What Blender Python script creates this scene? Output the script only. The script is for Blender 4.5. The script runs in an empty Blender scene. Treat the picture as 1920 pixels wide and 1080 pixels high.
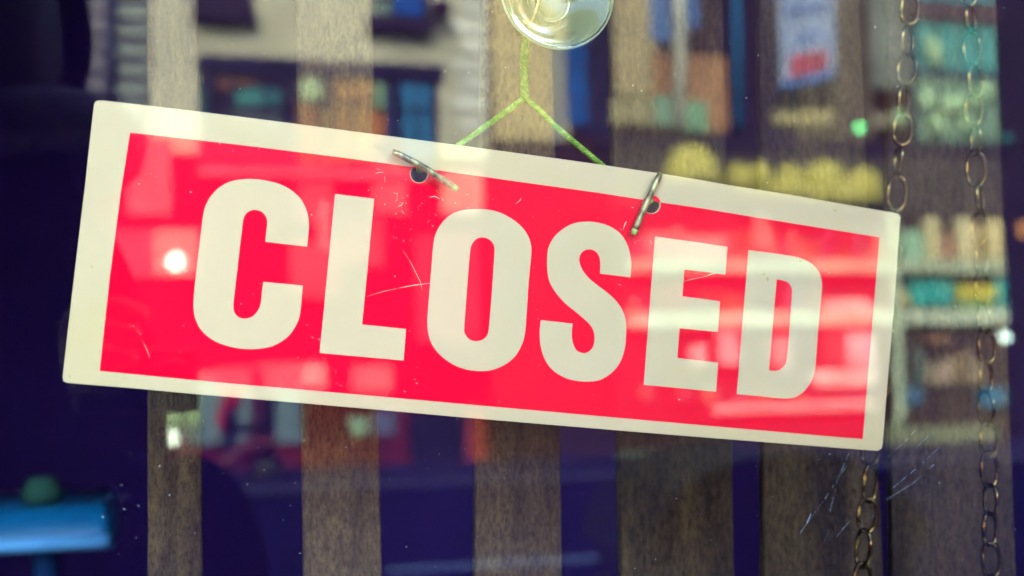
import bpy, bmesh, math, random
from mathutils import Vector, Matrix
R = math.radians
random.seed(7)
S = bpy.context.scene
COL = S.collection

# ------------------------------------------------------------------ camera
F = 2310.0                                   # focal length in pixels of a 1920 wide frame
def nrm(v): return Vector(v).normalized()
_up = nrm((-.021, -.997, .071))              # world up seen from the camera (x right, y down, z forward)
_n = nrm((-.2623, .0276, .9651))             # normal of the hanging sign
_N = (_n - _n.dot(_up) * _up).normalized()   # into the shop, horizontal
_X = (-_up).cross(_N).normalized()
CAM_H, CAM_D = 1.38, 0.462
C0 = Vector((0, -CAM_D, CAM_H))
def cw(v):                                   # camera coords -> world direction
    v = Vector(v); return Vector((v.dot(_X), v.dot(_N), v.dot(_up)))
def ray(px, py): return cw(((px - 960) / F, (py - 540) / F, 1))
def at(px, py, y):                           # a point of the place on the plane at depth y
    d = ray(px, py); return C0 + d * ((y - C0.y) / d.y)
cx, cy, cz = cw((1, 0, 0)), cw((0, -1, 0)), cw((0, 0, -1))
cam = bpy.data.cameras.new("camera"); co = bpy.data.objects.new("camera", cam); COL.objects.link(co)
m = Matrix((cx, cy, cz)).transposed().to_4x4(); m.translation = C0; co.matrix_world = m
cam.sensor_width = 36; cam.lens = F / 1920 * 36; cam.clip_start = .01; cam.clip_end = 400
cam.dof.use_dof = True; cam.dof.aperture_blades = 7
S.camera = co
SIGN_Y = .016
nW = cw(_n)
P0 = at(930, 520, SIGN_Y)
cam.dof.focus_distance = (P0 - C0).dot(cw((0, 0, 1)))
cam.dof.aperture_fstop = 6.6
def sp(px, py, off=0):                       # a point on the plane of the hanging sign
    d = ray(px, py); q = P0 - nW * off
    return C0 + d * ((q - C0).dot(nW) / d.dot(nW))

# ------------------------------------------------------------------ light
SUN = Vector((-.30, .80, .60)).normalized()  # towards the sun: over the shop roof
w = bpy.data.worlds.new("World"); S.world = w; w.use_nodes = True
nt = w.node_tree; bg = nt.nodes['Background']
sky = nt.nodes.new('ShaderNodeTexSky'); sky.sky_type = 'NISHITA'; sky.sun_disc = False
sky.sun_elevation = math.asin(SUN.z); sky.sun_rotation = math.atan2(SUN.x, SUN.y)
nt.links.new(sky.outputs[0], bg.inputs[0]); bg.inputs[1].default_value = .15
sl = bpy.data.lights.new("sun", 'SUN'); sl.energy = 2.0; sl.angle = R(.5); sl.color = (1, .93, .80)
so = bpy.data.objects.new("sun", sl); COL.objects.link(so)
so.rotation_euler = SUN.to_track_quat('Z', 'Y').to_euler()
S.view_settings.view_transform = 'Standard'; S.view_settings.look = 'None'
S.view_settings.exposure = 5.42; S.view_settings.gamma = 1
S.cycles.transparent_max_bounces = 16; S.cycles.max_bounces = 8; S.cycles.use_denoising = True
S.cycles.caustics_reflective = False; S.cycles.caustics_refractive = False
S.cycles.sample_clamp_indirect = 6

# ------------------------------------------------------------------ materials
def mat(name, col, rough=.6, metal=0, var=0, scale=8, col2=None, spec=.12, stretch=(1, 1, 1), bump=0, detail=4, lo=.4, hi=.6, emit=0):
    m = bpy.data.materials.new(name); m.use_nodes = True; t = m.node_tree; b = t.nodes['Principled BSDF']
    b.inputs['Base Color'].default_value = (*col, 1); b.inputs['Roughness'].default_value = rough
    b.inputs['Metallic'].default_value = metal; b.inputs['Specular IOR Level'].default_value = spec
    if col2 or bump:
        tc = t.nodes.new('ShaderNodeTexCoord'); mp = t.nodes.new('ShaderNodeMapping'); mp.inputs['Scale'].default_value = stretch
        nz = t.nodes.new('ShaderNodeTexNoise'); nz.inputs['Scale'].default_value = scale; nz.inputs['Detail'].default_value = detail
        t.links.new(tc.outputs['Object'], mp.inputs[0]); t.links.new(mp.outputs[0], nz.inputs['Vector'])
        if col2:
            mr = t.nodes.new('ShaderNodeMapRange'); mr.inputs[1].default_value = lo; mr.inputs[2].default_value = hi
            mx = t.nodes.new('ShaderNodeMix'); mx.data_type = 'RGBA'
            mx.inputs[6].default_value = (*col, 1); mx.inputs[7].default_value = (*col2, 1)
            t.links.new(nz.outputs[0], mr.inputs[0]); t.links.new(mr.outputs[0], mx.inputs[0]); t.links.new(mx.outputs[2], b.inputs['Base Color'])
        if bump:
            bp = t.nodes.new('ShaderNodeBump'); bp.inputs['Strength'].default_value = bump; bp.inputs['Distance'].default_value = .001
            t.links.new(nz.outputs[0], bp.inputs['Height']); t.links.new(bp.outputs[0], b.inputs['Normal'])
    if emit:
        b.inputs['Emission Color'].default_value = (*col, 1); b.inputs['Emission Strength'].default_value = emit
    return m
_mc = {}
def flat(col, rough=.7, var=.25):            # a weathered paint or cloth of one colour
    k = (tuple(col), rough)
    if k not in _mc:
        _mc[k] = mat("paint", col, rough, col2=tuple(c * (1 - var) for c in col), scale=2.5)
    return _mc[k]

# ------------------------------------------------------------------ mesh helpers
def tag(o, label=None, cat=None, group=None, kind=None):
    if label: o['label'] = label
    if cat: o['category'] = cat
    if group: o['group'] = group
    if kind: o['kind'] = kind
    return o
def link(name, me, mt, parent=None, smooth=False):
    o = bpy.data.objects.new(name, me); COL.objects.link(o)
    if mt: 
        me.materials.clear()
        for q in (mt if isinstance(mt, (list, tuple)) else [mt]): me.materials.append(q)
    if parent: 
        o.parent = parent; o.matrix_parent_inverse = Matrix.Translation(-parent.location) if parent.type == 'EMPTY' else Matrix()
    if smooth:
        for p in me.polygons: p.use_smooth = True
    return o
def empty(name, loc=(0, 0, 0), **k):
    o = bpy.data.objects.new(name, None); COL.objects.link(o); o.location = loc; o.empty_display_size = .05
    return tag(o, **k)
def fin(name, bm, mt, parent=None, smooth=False):
    me = bpy.data.meshes.new(name); bmesh.ops.recalc_face_normals(bm, faces=bm.faces); bm.to_mesh(me); bm.free()
    return link(name, me, mt, parent, smooth)
def add_box(bm, a, b, bev=0):
    a, b = Vector(a), Vector(b); c = (a + b) / 2; s = b - a
    mtx = Matrix.Translation(c) @ Matrix.Diagonal((abs(s.x), abs(s.y), abs(s.z), 1))
    r = bmesh.ops.create_cube(bm, size=1, matrix=mtx)
    if bev:
        es = list({e for v in r['verts'] for e in v.link_edges})
        bmesh.ops.bevel(bm, geom=es, offset=bev, segments=2, affect='EDGES', profile=.5)
def box(name, a, b, mt, parent=None, bev=0):
    bm = bmesh.new(); add_box(bm, a, b, bev); return fin(name, bm, mt, parent)
def add_tube(bm, pts, rad, n=8, closed=False, cap=True):
    pts = [Vector(p) for p in pts]; N = len(pts); rings = []
    rads = rad if isinstance(rad, (list, tuple)) else [rad] * N
    nv = None
    for i, p in enumerate(pts):
        t = (pts[(i + 1) % N] - pts[i - 1]) if closed else (pts[min(i + 1, N - 1)] - pts[max(i - 1, 0)])
        t.normalize()
        if nv is None:
            nv = t.orthogonal().normalized()
        nv = (nv - t * nv.dot(t)).normalized(); b = t.cross(nv)
        rings.append([bm.verts.new(p + (nv * math.cos(2 * math.pi * k / n) + b * math.sin(2 * math.pi * k / n)) * rads[i]) for k in range(n)])
    for i in range(N if closed else N - 1):
        a, c = rings[i], rings[(i + 1) % N]
        for k in range(n):
            bm.faces.new((a[k], a[(k + 1) % n], c[(k + 1) % n], c[k]))
    if cap and not closed:
        bm.faces.new(rings[0]); bm.faces.new(rings[-1])
def tube(name, pts, rad, mt, parent=None, n=8, closed=False):
    bm = bmesh.new(); add_tube(bm, pts, rad, n, closed); return fin(name, bm, mt, parent, True)
def lathe(name, prof, mt, mtx, parent=None, n=48, smooth=True):      # prof: (radius, height)
    bm = bmesh.new(); rings = []
    for r, h in prof:
        rings.append([bm.verts.new(mtx @ Vector((r * math.cos(2 * math.pi * k / n), r * math.sin(2 * math.pi * k / n), h))) for k in range(n)])
    for a, c in zip(rings, rings[1:]):
        for k in range(n): bm.faces.new((a[k], a[(k + 1) % n], c[(k + 1) % n], c[k]))
    return fin(name, bm, mt, parent, smooth)
def catmull(pts, corners, n=5):
    out = []; N = len(pts)
    for i in range(N):
        p0, p1, p2, p3 = pts[i - 1], pts[i], pts[(i + 1) % N], pts[(i + 2) % N]
        if i in corners: p0 = p1
        if (i + 1) % N in corners: p3 = p2
        if i in corners and (i + 1) % N in corners: out.append(p1); continue
        for k in range(n):
            t = k / n
            out.append(tuple(.5 * (2 * b + (c - a) * t + (2 * a - 5 * b + 4 * c - d) * t * t + (3 * b - a - 3 * c + d) * t ** 3) for a, b, c, d in zip(p0, p1, p2, p3)))
    return out
# flat sheet with holes, in the sign's own plane
eX = (sp(1200, 520) - sp(600, 520)).normalized(); eZ = eX.cross(nW); eX = nW.cross(eZ)
if eZ.z < 0: eZ = -eZ
def loc2(p): q = p - P0; return (q.dot(eX), q.dot(eZ))
def sheet(name, loops, y_front, thick, mt, parent=None, pixel=True, bev=0):
    cu = bpy.data.curves.new("outline", 'CURVE'); cu.dimensions = '2D'; cu.fill_mode = 'BOTH'; cu.extrude = thick / 2 - bev
    cu.bevel_depth = bev; cu.bevel_resolution = 1
    if bev: cu.offset = -bev
    for lp in loops:
        s = cu.splines.new('POLY'); s.points.add(len(lp) - 1); s.use_cyclic_u = True
        for q, p in zip(s.points, lp):
            u = loc2(sp(*p)) if pixel else p
            q.co = (u[0], u[1], 0, 1)
    ob = bpy.data.objects.new("outline", cu); COL.objects.link(ob)
    dg = bpy.context.evaluated_depsgraph_get(); me = bpy.data.meshes.new_from_object(ob.evaluated_get(dg))
    bpy.data.objects.remove(ob)
    B = Matrix((eX, eZ, -nW)).transposed().to_4x4(); B.translation = P0 - nW * (y_front - thick / 2) 
    me.transform(B)
    o = link(name, me, mt, parent); me.name = name
    return o
def skin(name, joints, edges, mt, parent=None, sub=2, root=None):
    names = list(joints); me = bpy.data.meshes.new(name)
    me.from_pydata([joints[k][0] for k in names], [(names.index(a), names.index(b)) for a, b in edges], [])
    ob = bpy.data.objects.new(name, me); COL.objects.link(ob)
    md = ob.modifiers.new("s", 'SKIN'); md.use_smooth_shade = True
    for i, k in enumerate(names):
        r = joints[k][1]; sv = me.skin_vertices[0].data[i]
        sv.radius = (r, r) if not isinstance(r, tuple) else r
        sv.use_root = (k == (root or names[0]))
    sd = ob.modifiers.new("d", 'SUBSURF'); sd.levels = sub
    dg = bpy.context.evaluated_depsgraph_get(); m2 = bpy.data.meshes.new_from_object(ob.evaluated_get(dg))
    bpy.data.objects.remove(ob); m2.name = name
    return link(name, m2, mt, parent, True)
def ball(bm, c, r, seg=16):
    r = r if isinstance(r, (tuple, list)) else (r, r, r)
    bmesh.ops.create_uvsphere(bm, u_segments=seg, v_segments=seg // 2 + 2, radius=1, matrix=Matrix.Translation(c) @ Matrix.Diagonal((*r, 1)))

# ------------------------------------------------------------------ the setting
G = -.35                                     # street level: the photographer stands a step below the shop floor
asphalt = mat("asphalt", (.012, .009, .040), .9, spec=0, col2=(.016, .013, .045), scale=30)
paving = mat("paving_stone", (.42, .42, .40), .9, col2=(.34, .34, .33), scale=6)
kerbstone = mat("kerbstone", (.06, .055, .10), .9)
G0 = 0.0
tag(box('ground', (-60, -70, -.5), (60, 40, -.14), asphalt), kind='structure')
tag(box('road', (-60, -16.4, -.139), (60, -3.2, -.12), asphalt), kind='structure')
tag(box('near_pavement', (-60, -3.05, -.139), (60, -.12, 0), paving), kind='structure')
tag(box('near_kerb', (-60, -3.2, -.139), (60, -3.05, .002), kerbstone), kind='structure')
far_paving = mat('far_paving', (.030, .022, .060), .9, spec=0, col2=(.045, .035, .08), scale=2)
tag(box('far_pavement', (-60, -19.45, -.139), (60, -16.55, 0), far_paving), kind='structure')
tag(box('far_kerb', (-60, -16.55, -.139), (60, -16.4, .002), kerbstone), kind='structure')
road_paint = mat("road_paint", (.22, .28, .36), .9, spec=0, col2=(.12, .16, .22), scale=9)
def rp(px, py, Y): p = at(px, py, Y); return Vector((p.x, -p.y, p.z))     # where the mirrored thing really stands
lx = rp(1232, 1060, 9.1).x
tag(box('road_marking', (lx - 2.2, -9.35, -.119), (lx, -9.05, -.113), road_paint), kind='structure')

# the shop that the window belongs to
navy = mat("navy_wall_paint", (.0058, .0015, .019), .8, spec=.03, col2=(.0075, .002, .026), scale=3)
dark = mat("dark_paint", (.02, .014, .035), .6)
front = mat("shop_front_render", (.35, .33, .30), .8, col2=(.28, .27, .25), scale=5)
shop = empty('shop_building', (0, .5, 0), label="shop with the glazed front the closed sign hangs in", cat="building")
X0, X1, ZB, ZT = -1.5, 2.3, .45, 2.7
box('wall', (-7, -.06, -.13), (X0 - .05, .22, 14.2), front, shop)
box('wall', (X1 + .05, -.06, -.13), (7, .22, 14.2), front, shop)
box('wall', (X0 - .05, -.06, ZT + .05), (X1 + .05, .22, 14.2), front, shop)
box('wall', (X0 - .05, -.06, -.13), (X1 + .05, .22, ZB - .05), front, shop)
box('roof', (-7, .22, 14.0), (7, 9, 14.2), front, shop)
box('back_wall', (-7, 2.2, 0), (7, 2.4, 14.0), navy, shop)
box('side_wall', (-7, .22, 0), (-6.8, 2.2, 14.0), navy, shop)
box('side_wall', (6.8, .22, 0), (7, 2.2, 14.0), navy, shop)
box('ceiling', (-6.8, .22, 2.9), (6.8, 2.2, 3.0), navy, shop)
box('floor', (-6.8, .22, -.05), (6.8, 2.2, .0), navy, shop)
for a, b in (((X0 - .05, -.03, ZB - .05), (X0, .05, ZT + .05)), ((X1, -.03, ZB - .05), (X1 + .05, .05, ZT + .05)),
             ((X0, -.03, ZT), (X1, .05, ZT + .05)), ((X0, -.03, ZB - .05), (X1, .05, ZB))):
    box('window_frame', a, b, dark, shop, .004)
# glass: thin pane, partly mirror, partly clear
def glass_mats():
    m = bpy.data.materials.new("window_glass"); m.use_nodes = True; t = m.node_tree; t.nodes.clear()
    o = t.nodes.new('ShaderNodeOutputMaterial'); mx = t.nodes.new('ShaderNodeMixShader'); fr = t.nodes.new('ShaderNodeFresnel')
    fr.inputs['IOR'].default_value = 1.42
    tr = t.nodes.new('ShaderNodeBsdfTransparent'); tr.inputs[0].default_value = (.96, .98, .95, 1)
    gl = t.nodes.new('ShaderNodeBsdfGlossy'); gl.inputs['Roughness'].default_value = 0; gl.inputs[0].default_value = (1, 1, .98, 1)
    t.links.new(fr.outputs[0], mx.inputs[0]); t.links.new(tr.outputs[0], mx.inputs[1]); t.links.new(gl.outputs[0], mx.inputs[2]); t.links.new(mx.outputs[0], o.inputs[0])
    m2 = bpy.data.materials.new("glass_inner_side"); m2.use_nodes = True; t = m2.node_tree; t.nodes.clear()
    o = t.nodes.new('ShaderNodeOutputMaterial'); tr = t.nodes.new('ShaderNodeBsdfTransparent'); t.links.new(tr.outputs[0], o.inputs[0])
    return m, m2
gm = glass_mats()
pane = box('window_pane', (X0 + .002, 0, ZB + .002), (X1 - .002, .004, ZT - .002), list(gm))
for p in pane.data.polygons: p.material_index = 0 if p.normal.y < -.5 else 1
tag(pane, "large dusty pane of clear glass in front of the closed sign, mirroring the street", "window")

# ------------------------------------------------------------------ the closed sign
def sign_mat(name, col, col2, stain, rough):
    m = mat(name, col, rough, spec=.02, col2=col2, scale=13, lo=.46, hi=.78, detail=7)
    return m
cream = sign_mat("cream_plastic", (.575, .432, .245), (.535, .408, .172), None, .38)
redv = sign_mat("red_print", (.87, .0012, .025), (.80, .001, .022), None, .34)
creamp = sign_mat("cream_print", (.578, .446, .258), (.55, .424, .222), None, .36)
sign = empty('closed_sign', P0 - Vector((0, 0, .05)), label="red and cream plastic CLOSED sign hanging crooked on green string behind the glass", cat="sign")
outline = [(176, 197), (178.5, 191), (183, 188.5), (194, 188.4), (281, 198.4), (372, 209), (400, 212.5), (520, 227.5), (640, 243.3), (780, 261.5), (900, 277.5), (1037, 296),
           (1132, 309.5), (1231, 324), (1320, 338.5), (1361, 346), (1481, 365), (1630, 391), (1676, 399), (1685, 401.5), (1688.5, 407), (1687, 425), (1676, 581), (1666, 697), (1655, 832),
           (1653, 841), (1646, 845.5), (1560, 839), (1400, 826.5), (1280, 817), (1166, 807.7), (900, 785.5), (640, 762.3), (376.7, 740), (250, 728), (151.7, 720), (126, 717.8), (119, 715), (117.5, 707),
           (126, 630), (140, 510), (158, 360), (170, 250)]
def hole(cx_, cy_, r, n=28): return [(cx_ + r * math.cos(2 * math.pi * k / n), cy_ + r * math.sin(2 * math.pi * k / n)) for k in range(n)]
H1, H2 = (786, 326), (1221.5, 383.5)
sheet('panel', [outline, hole(*H1, 16), hole(*H2, 16)], 0, .0012, cream, sign, bev=.0001)
field = [(244, 248.7), (440, 270.5), (640, 295.3), (825, 320), (960, 339), (1120, 361.3), (1235, 379), (1320, 391.3), (1413, 407), (1530, 426), (1649, 444.8),
         (1633, 634), (1617.5, 823), (1560, 818.5), (1280, 794), (960, 765.5), (640, 736.7), (433, 719), (187, 695.3), (206, 520), (226.7, 360)]
sheet('red_field', [field, hole(H1[0], H1[1], 17.6), hole(H2[0], H2[1], 17.6)], .00013, .00012, redv, sign)
def T(l, ox, oy, s): return [(ox + a / s, oy + b / s) for a, b in l]
LET = [
 (350, 320, 3.0857, [([(696, 440), (704, 370), (707, 310), (695, 235), (660, 165), (600, 110), (530, 75), (450, 56), (370, 48), (290, 54), (225, 75), (165, 118), (120, 180), (97, 250), (78, 400), (58, 570), (42, 720), (40, 800), (55, 870), (95, 935), (160, 985), (240, 1015), (340, 1032), (440, 1028), (520, 1005), (590, 955), (635, 890), (655, 830), (664, 750), (672, 665), (444, 643), (436, 700), (430, 760), (415, 805), (385, 840), (345, 856), (305, 850), (280, 825), (270, 785), (278, 700), (292, 580), (308, 440), (320, 340), (328, 280), (345, 248), (375, 230), (405, 228), (440, 243), (462, 275), (466, 310), (460, 360), (455, 412)], (0, 29, 30, 51))]),
 (590, 350, 3.175, [([(121, 43), (354, 72), (282, 820), (543, 847), (529, 1035), (29, 990)], (0, 1, 2, 3, 4, 5))]),
 (780, 370, 3.175, [([(350, 70), (440, 75), (520, 100), (600, 150), (655, 210), (682, 275), (685, 340), (672, 480), (658, 680), (650, 790), (632, 870), (590, 945), (530, 995), (460, 1025), (390, 1035), (300, 1025), (220, 995), (150, 945), (100, 885), (75, 820), (67, 740), (75, 620), (88, 460), (103, 280), (120, 210), (160, 145), (215, 98), (280, 76)], ()),
   ([(393, 239), (430, 248), (458, 275), (467, 315), (462, 400), (450, 580), (434, 770), (425, 815), (400, 845), (360, 856), (322, 848), (295, 820), (286, 785), (293, 680), (310, 450), (322, 320), (335, 275), (360, 248)], ())]),
 (990, 400, 3.2727, [([(628, 393), (632, 330), (630, 280), (612, 200), (570, 130), (510, 85), (440, 60), (365, 51), (280, 62), (215, 95), (160, 145), (127, 205), (118, 260), (117, 330), (128, 410), (165, 480), (220, 545), (280, 595), (340, 645), (385, 690), (405, 735), (407, 780), (395, 825), (365, 852), (335, 857), (300, 843), (280, 810), (269, 765), (268, 720), (273, 677), (78, 655), (71, 740), (80, 830), (110, 910), (160, 970), (230, 1010), (300, 1028), (370, 1032), (440, 1022), (510, 980), (560, 920), (590, 840), (600, 760), (601, 680), (585, 610), (550, 550), (495, 495), (430, 445), (375, 400), (335, 350), (315, 300), (316, 265), (335, 235), (375, 221), (415, 235), (437, 270), (443, 310), (441, 370)], (0, 29, 30, 57))]),
 (1190, 420, 3.175, [([(120, 74), (551, 135), (539, 301), (294, 270), (283, 430), (507, 460), (494, 643), (266, 620), (253, 797), (496, 825), (483, 998), (53, 957)], tuple(range(12)))]),
 (1360, 440, 3.2727, [([(141, 95), (260, 110), (400, 131), (470, 148), (530, 180), (570, 225), (590, 280), (591, 330), (580, 450), (565, 620), (553, 790), (538, 870), (500, 940), (450, 985), (400, 1003), (320, 1002), (200, 990), (69, 978)], (0, 17)),
   ([(314, 275), (350, 281), (385, 295), (405, 325), (408, 360), (400, 480), (388, 640), (375, 770), (360, 805), (330, 830), (300, 836), (266, 832)], (0, 11))]),
]
for (ox, oy, s, lps), ch in zip(LET, "CLOSED"):
    o = sheet('letter', [T(catmull(l, c), ox, oy, s) for l, c in lps], .00024, .0001, creamp, sign)
    o['label'] = "cream letter " + ch
stm = mat("olive_stain", (.42, .38, .12), .8)
for px, py, w_, h_ in ((1432, 514, .0011, .0005), (1439, 523, .0008, .0010), (1501, 489, .0006, .0004), (1566, 395, .0009, .0005), (131, 706, .0005, .0005), (172, 500, .0004, .0006), (877, 277, .0006, .0003), (870, 690, .0004, .0003), (1222, 340, .0004, .0010)):
    bm = bmesh.new(); bmesh.ops.create_circle(bm, segments=9, radius=1, cap_ends=True)
    for v in bm.verts: v.co = sp(px, py, .0004) + eX * v.co.x * w_ * random.uniform(.6, 1.2) + eZ * v.co.y * h_ * random.uniform(.6, 1.2)
    fin('stain', bm, stm, sign)
# scratches and flecks where the red print is worn through
def strip(name, pts, w, mt, parent, off, onsign=True, y=None):
    P = [(sp(*p, off) if onsign else at(*p, y)) for p in pts]
    bm = bmesh.new(); n = len(P); prev = None
    up = nW if onsign else Vector((0, 1, 0))
    for i, p in enumerate(P):
        t = (P[min(i + 1, n - 1)] - P[max(i - 1, 0)]).normalized(); b = t.cross(up).normalized()
        ww = w * (.25 if i in (0, n - 1) else random.uniform(.7, 1.1))
        vs = [bm.verts.new(p + b * ww), bm.verts.new(p - up * .00004), bm.verts.new(p - b * ww)]
        if prev:
            bm.faces.new((prev[0], prev[1], vs[1], vs[0])); bm.faces.new((prev[1], prev[2], vs[2], vs[1]))
        prev = vs
    return fin(name, bm, mt, parent)
worn = mat("worn_plastic", (.60, .48, .30), .7)
wpale = mat("scratch_pale", (.80, .42, .28), .7)
SCR = [([(688, 556), (720, 546), (750, 540)], .00010, 0), ([(748, 540), (775, 535), (806, 531)], .00020, 1), ([(756, 470), (770, 492), (788, 528), (792, 545)], .00010, 0),
       ([(1320, 519), (1333, 514), (1346, 512)], .00026, 1), ([(1281, 528), (1295, 524), (1320, 519)], .00013, 1),
       ([(706, 317), (714, 318)], .00016, 1), ([(704, 325), (712, 323), (720, 323)], .00014, 1), ([(721, 331), (722, 342)], .0002, 1),
       ([(737, 362), (745, 363)], .0002, 1), ([(745, 360), (744, 373)], .00016, 1), ([(745, 388), (752, 385), (756, 379)], .00016, 1), ([(753, 394), (758, 401)], .0002, 1),
       ([(805, 370), (815, 368), (824, 373)], .0002, 1), ([(829, 371), (831, 377)], .0002, 1), ([(873, 365), (879, 364)], .0002, 1), ([(742, 377), (746, 374)], .00025, 1),
       ([(1168, 430), (1172, 420), (1175, 414)], .00018, 1), ([(1161, 428), (1166, 432)], .00014, 1), ([(1219, 450), (1222, 457)], .0003, 1), ([(1190, 452), (1204, 449)], .0001, 0),
       ([(967, 382), (975, 376), (977, 371)], .00016, 1), ([(257, 620), (264, 628)], .00016, 0), ([(1159, 533), (1165, 535)], .0002, 1), ([(801, 418), (806, 412)], .00014, 1), ([(1272, 385), (1272.5, 400)], .00008, 0), ([(268, 640), (275, 655), (281, 671)], .0001, 0)]
for pts, w_, k in SCR: strip('scratch', pts, w_, worn if k else wpale, sign, .00016)
bm = bmesh.new()
for _ in range(170):
    if random.random() < .6: px, py = random.gauss(770, 75), random.gauss(385, 45)
    else: px, py = random.uniform(230, 1630), random.uniform(330, 780)
    if random.random() < .2: px, py = random.gauss(1180, 45), random.gauss(455, 30)
    top = 300 + (px - 640) * .142; bot = 736 + (px - 640) * .088
    if not (top < py < bot) or not (240 < px < 1610): continue
    c = sp(px, py, .00016); r = random.choice([.00008, .0001, .00013, .0002])
    bmesh.ops.create_icosphere(bm, subdivisions=1, radius=r, matrix=Matrix.Translation(c) @ Matrix.Diagonal((random.uniform(.6, 1.6), .3, 1, 1)))
tag(fin('fleck', bm, worn, sign), kind='stuff')

# ------------------------------------------------------------------ green string, pins and suction cup
green = mat("green_yarn", (.09, .235, .018), .9, col2=(.22, .35, .05), scale=420, detail=3)
def rope(name, ctrl, R0, r, pitch, parent, nst=3, phase=0):
    P = [ctrl[0]]
    for a, b in zip(ctrl, ctrl[1:]):
        n = max(2, int((b - a).length / .0006)); P += [a.lerp(b, k / n) for k in range(1, n + 1)]
    for _ in range(3): P = [P[0]] + [(P[i - 1] + P[i] * 2 + P[i + 1]) / 4 for i in range(1, len(P) - 1)] + [P[-1]]
    fz = bmesh.new()
    for s in range(nst):
        Q = []; d = 0
        for i, p in enumerate(P):
            if i: d += (P[i] - P[i - 1]).length
            t = (P[min(i + 1, len(P) - 1)] - P[max(i - 1, 0)]).normalized(); a = t.cross(Vector((0, 1, 0))).normalized(); b = a.cross(t)
            an = 2 * math.pi * (d / pitch + s / nst) + phase
            q = p + (a * math.cos(an) + b * math.sin(an)) * R0; Q.append(q)
            if random.random() < .55:
                dirv = ((a * math.cos(an) + b * math.sin(an)) + t * random.uniform(-1, 1)).normalized()
                mid = q + dirv * r * 1.25 + t * random.uniform(-1, 1) * r
                add_tube(fz, [q, mid, mid + (dirv + t * random.uniform(-2, 2) + b * random.uniform(-1, 1)) * r * random.uniform(.2, .7)], [.00005, .00004, .00002], 3)
        tube('strand', Q, [r * random.uniform(.93, 1.07) for _ in Q], green, parent, 8)
    tag(fin('fuzz', fz, green, parent), kind='stuff')
cord = empty('green_string', at(984, 188, .024), label="twisted green string forming a fork above the closed sign", cat="string")
K = at(984, 188, .024)
rope('string', [at(988, 60, .013), at(984, 95, .016), at(983, 140, .021), K], .00085, .00098, .0062, cord)
rope('string', [K + Vector((-.0006, 0, .0006)), at(958, 203, .026), at(905, 241, .030), at(862, 271, .030), at(815, 305, .026)], .00062, .00068, .0048, cord, phase=1)
rope('string', [K + Vector((.0004, 0, .0004)), at(1010, 205, .024), at(1040, 236, .024), at(1088, 276, .025), at(1130, 311, .024), at(1185, 355, .022)], .00062, .00068, .0048, cord, phase=2)
steel = mat("tarnished_steel", (.42, .37, .17), .36, spec=.6, metal=.45, col2=(.085, .068, .03), scale=330, stretch=(1, 1, .5), lo=.42, hi=.62, bump=.5)
gtip = mat("green_stained_tip", (.32, .42, .12), .6)
def pin(a, b, bend, label, o1, o2):
    A, B = sp(*a, o1), sp(*b, o2); M = sp((a[0] + b[0]) / 2 + bend[0], (a[1] + b[1]) / 2 + bend[1], (o1 + o2) / 2)
    e = empty('metal_pin', M, label=label, cat="pin"); P = []
    for k in range(13):
        t = k / 12; P.append(A * (1 - t) ** 2 + (M * 2 - (A + B) / 2) * 2 * t * (1 - t) + B * t * t)
    rr = .00135
    tube('shaft', P[:12], [rr * .8] + [rr * random.uniform(.95, 1.03) for _ in range(11)], steel, e, 16)
    tube('tip', P[11:], [rr * .97, rr * .8], gtip, e, 16)
    return P[6]
p1 = pin((736, 284), (858, 356), (2, -3), "short tarnished metal pin lying across the left hole of the sign", .0034, .0050)
p2 = pin((1238.5, 325), (1187, 440), (-1, -1), "short tarnished metal pin upright across the right hole of the sign", .0030, .0026)
for h, q, (dx, dy) in ((H1, p1, (815, 305)), (H2, p2, (1185, 355))):
    a = at(dx, dy, .026 if h is H1 else .022); hb = sp(h[0] - 1, h[1] - 7, -.004)
    tube('strand', [a, sp(h[0] - 2, h[1] - 8, -.005), hb, sp(h[0], h[1] - 7, 0), q], .0011, green, cord, 8)
def cup_mat():
    m = bpy.data.materials.new("clear_soft_plastic"); m.use_nodes = True; t = m.node_tree; t.nodes.clear()
    o = t.nodes.new('ShaderNodeOutputMaterial'); tr = t.nodes.new('ShaderNodeBsdfTransparent'); tr.inputs[0].default_value = (.94, .93, .66, 1)
    df = t.nodes.new('ShaderNodeBsdfDiffuse'); df.inputs[0].default_value = (.44, .45, .20, 1)
    gl = t.nodes.new('ShaderNodeBsdfGlossy'); gl.inputs['Roughness'].default_value = .08
    lw = t.nodes.new('ShaderNodeLayerWeight'); lw.inputs[0].default_value = .24
    a = t.nodes.new('ShaderNodeMixShader'); a.inputs[0].default_value = .26; b = t.nodes.new('ShaderNodeMixShader')
    t.links.new(tr.outputs[0], a.inputs[1]); t.links.new(df.outputs[0], a.inputs[2]); t.links.new(lw.outputs['Fresnel'], b.inputs[0])
    t.links.new(a.outputs[0], b.inputs[1]); t.links.new(gl.outputs[0], b.inputs[2]); t.links.new(b.outputs[0], o.inputs[0])
    return m
cm = cup_mat(); ctr = at(1046, -17, .0045)
Mc = Matrix.Translation(ctr) @ Matrix.Rotation(-math.pi / 2, 4, 'X')
cup = empty('suction_cup', ctr, label="clear yellowish suction cup stuck to the glass above the string", cat="suction cup")
rc = (at(1149, -17, .0045) - ctr).length
lathe('cup', [(rc, .0), (rc, .0007), (rc * .93, .0016), (rc * .8, .0040), (rc * .62, .0075), (rc * .42, .0105), (rc * .36, .0125), (rc * .34, .016), (rc * .2, .0175), (.0001, .018)], cm, Mc, cup)
lathe('inner_dome', [(rc * .96, .0002), (rc * .75, .0022), (rc * .5, .0055), (rc * .25, .0075), (.0001, .008)], cm, Mc, cup)
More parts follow.
